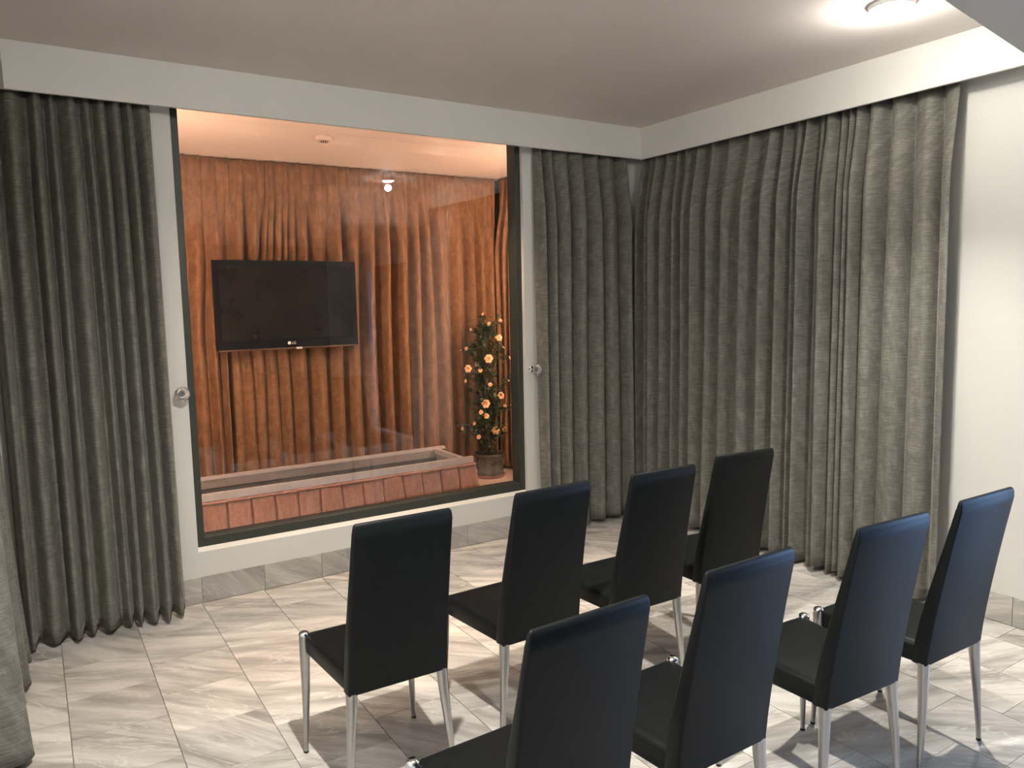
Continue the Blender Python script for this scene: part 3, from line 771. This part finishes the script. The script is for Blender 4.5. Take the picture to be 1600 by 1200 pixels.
for c in clumps:
    for k in range(rnd.randint(8, 13)):
        d = Vector((rnd.gauss(0, 1), rnd.gauss(-.15, 1), rnd.gauss(.05, .6)))
        leaf(bmf, c + Vector((rnd.gauss(0, .018), rnd.gauss(0, .018), rnd.gauss(0, .02))), d, up, rnd.uniform(.032, .054), rnd.uniform(.022, .034))
fo = obj('foliage', bmf, 'leaf', pl); fo['kind'] = 'stuff'
obj('twigs', bmt, 'stem', pl, smooth=True)
# rose bloom of unit radius: three whorls of cupped petals round a heart
def rose_mesh():
    bm = bmesh.new(); me = bpy.data.meshes.new('rose'); rr = random.Random(2)
    def petal(ang, base_r, tip_r, h0, h1, width, curl, mi):
        g = []
        for j in range(4):
            t = j / 3; r = base_r + (tip_r - base_r) * t ** .8; z = h0 + (h1 - h0) * math.sin(t * PI / 2) - curl * t ** 3
            row = []
            for i in range(5):
                s = (i - 2) / 2; aa = ang + s * width * (0.35 + .65 * math.sin(PI * min(1, .25 + .6 * t)))
                rr_ = r * (1 - .10 * s * s) ; zz = z - .06 * s * s * t
                row.append(bm.verts.new((rr_ * math.cos(aa), rr_ * math.sin(aa), zz)))
            g.append(row)
        for j in range(3):
            for i in range(4):
                f = bm.faces.new((g[j][i], g[j][i + 1], g[j + 1][i + 1], g[j + 1][i])); f.material_index = mi; f.smooth = True
    for k in range(6): petal(2 * PI * k / 6 + rr.uniform(-.1, .1), .12, 1.0, 0.0, .34, .62, .20, 0)
    for k in range(5): petal(2 * PI * k / 5 + .5, .10, .74, .05, .52, .68, .10, 0)
    for k in range(5): petal(2 * PI * k / 5 + .1, .08, .48, .10, .62, .75, .02, 0)
    for k in range(4): petal(2 * PI * k / 4 + .3, .06, .26, .12, .66, .95, -.02, 1)
    lathe(bm, [(.05, .10), (.16, .30), (.15, .56), (.04, .62)], 8)
    for f in bm.faces:
        if len(f.verts) != 4 or f.calc_center_median().xy.length < .17: f.material_index = 1
    bm.to_mesh(me); bm.free()
    me.materials.append(MATS['petal']); me.materials.append(MATS['petal_heart'])
    return me
rme = rose_mesh()
bm = bmesh.new(); lathe(bm, [(.15, -.9), (.75, -.5), (1.0, 0), (.75, .7), (.35, 1.15), (.05, 1.25)], 8)
bme = bpy.data.meshes.new('rose_bud'); bmesh.ops.recalc_face_normals(bm, faces=bm.faces); bm.to_mesh(bme); bm.free(); bme.materials.append(MATS['petal'])
for p in bme.polygons: p.use_smooth = True
for (x, y, z, r) in ROSES:
    bud = r < .008
    t = bpy.data.objects.new('rose_bud' if bud else 'rose', bme if bud else rme); COL.objects.link(t); t.parent = pl
    t.location = (x - PX, y - PY, z - ZF)
    dx = (x + .70)
    face = Vector((dx * 5 - .45 + rnd.uniform(-.25, .25), -1.0 if r > .011 else -.55, rnd.uniform(.05, .45) if r > .02 else rnd.uniform(.1, .8)))
    t.rotation_euler = face.to_track_quat('Z', 'Y').to_euler()
    s = r * (1.1 if bud else 1.5); t.scale = (s, s, s)

# ------------------------------------------------------------------ smoke detector
sd = empty('smoke_detector', (-2.245, 0.45, ZI)); tag(sd, 'round smoke detector on the display room ceiling', 'smoke detector')
bm = bmesh.new(); lathe(bm, [(.050, 0), (.052, -.006), (.048, -.024), (.044, -.028), (.036, -.030), (.030, -.031)], 28); obj('base', bm, 'plastic_cream', sd, autos=40)
bm = bmesh.new(); lathe(bm, [(.026, -.029), (.022, -.046), (.004, -.0465)], 24); obj('core', bm, 'plastic_dark', sd, autos=40)
for k in range(14):
    a = 2 * PI * k / 14; bm = bmesh.new()
    tube(bm, [(.036 * math.cos(a), .036 * math.sin(a), -.029), (.026 * math.cos(a), .026 * math.sin(a), -.048)], .0028, 6); obj('grille_rib', bm, 'plastic_cream', sd)
bm = bmesh.new(); lathe(bm, [(.028, -.046), (.028, -.049), (.022, -.053), (.004, -.0535)], 24); obj('cap', bm, 'plastic_cream', sd, autos=40)

# ------------------------------------------------------------------ crystal curtain hold-back knobs
def knob(x, z, ln, R, label):
    k = empty('crystal_holdback', (x, 0, z)); tag(k, label, 'curtain holdback', 'crystal hold-back knobs')
    bm = bmesh.new(); lathe(bm, [(.018, 0), (.020, .004), (.012, .008), (.007, .012), (.0065, ln - .004), (.012, ln)], 18)
    for v in bm.verts: v.co = Vector((v.co.x, -v.co.z, v.co.y))
    obj('stem', bm, 'chrome', k, autos=40)
    bm = bmesh.new()
    prof = [(.35, 0), (.72, .18), (.98, .50), (1.0, .72), (.80, 1.0), (.42, 1.18), (.02, 1.24)]
    seg = 12; rings = []
    for j, (r, h) in enumerate(prof):
        rings.append([(R * r * math.cos(2 * PI * (q + .5 * (j % 2)) / seg), -(ln - .004 + R * .95 * h), R * r * math.sin(2 * PI * (q + .5 * (j % 2)) / seg)) for q in range(seg)])
    loft(bm, rings); bmesh.ops.triangulate(bm, faces=bm.faces)
    obj('crystal', bm, 'crystal', k)
knob(-3.243, 1.158, .050, .040, 'faceted crystal knob on the wall strip left of the display window')
knob(-1.014, 1.143, .060, .037, 'faceted crystal knob against the curtain right of the display window')
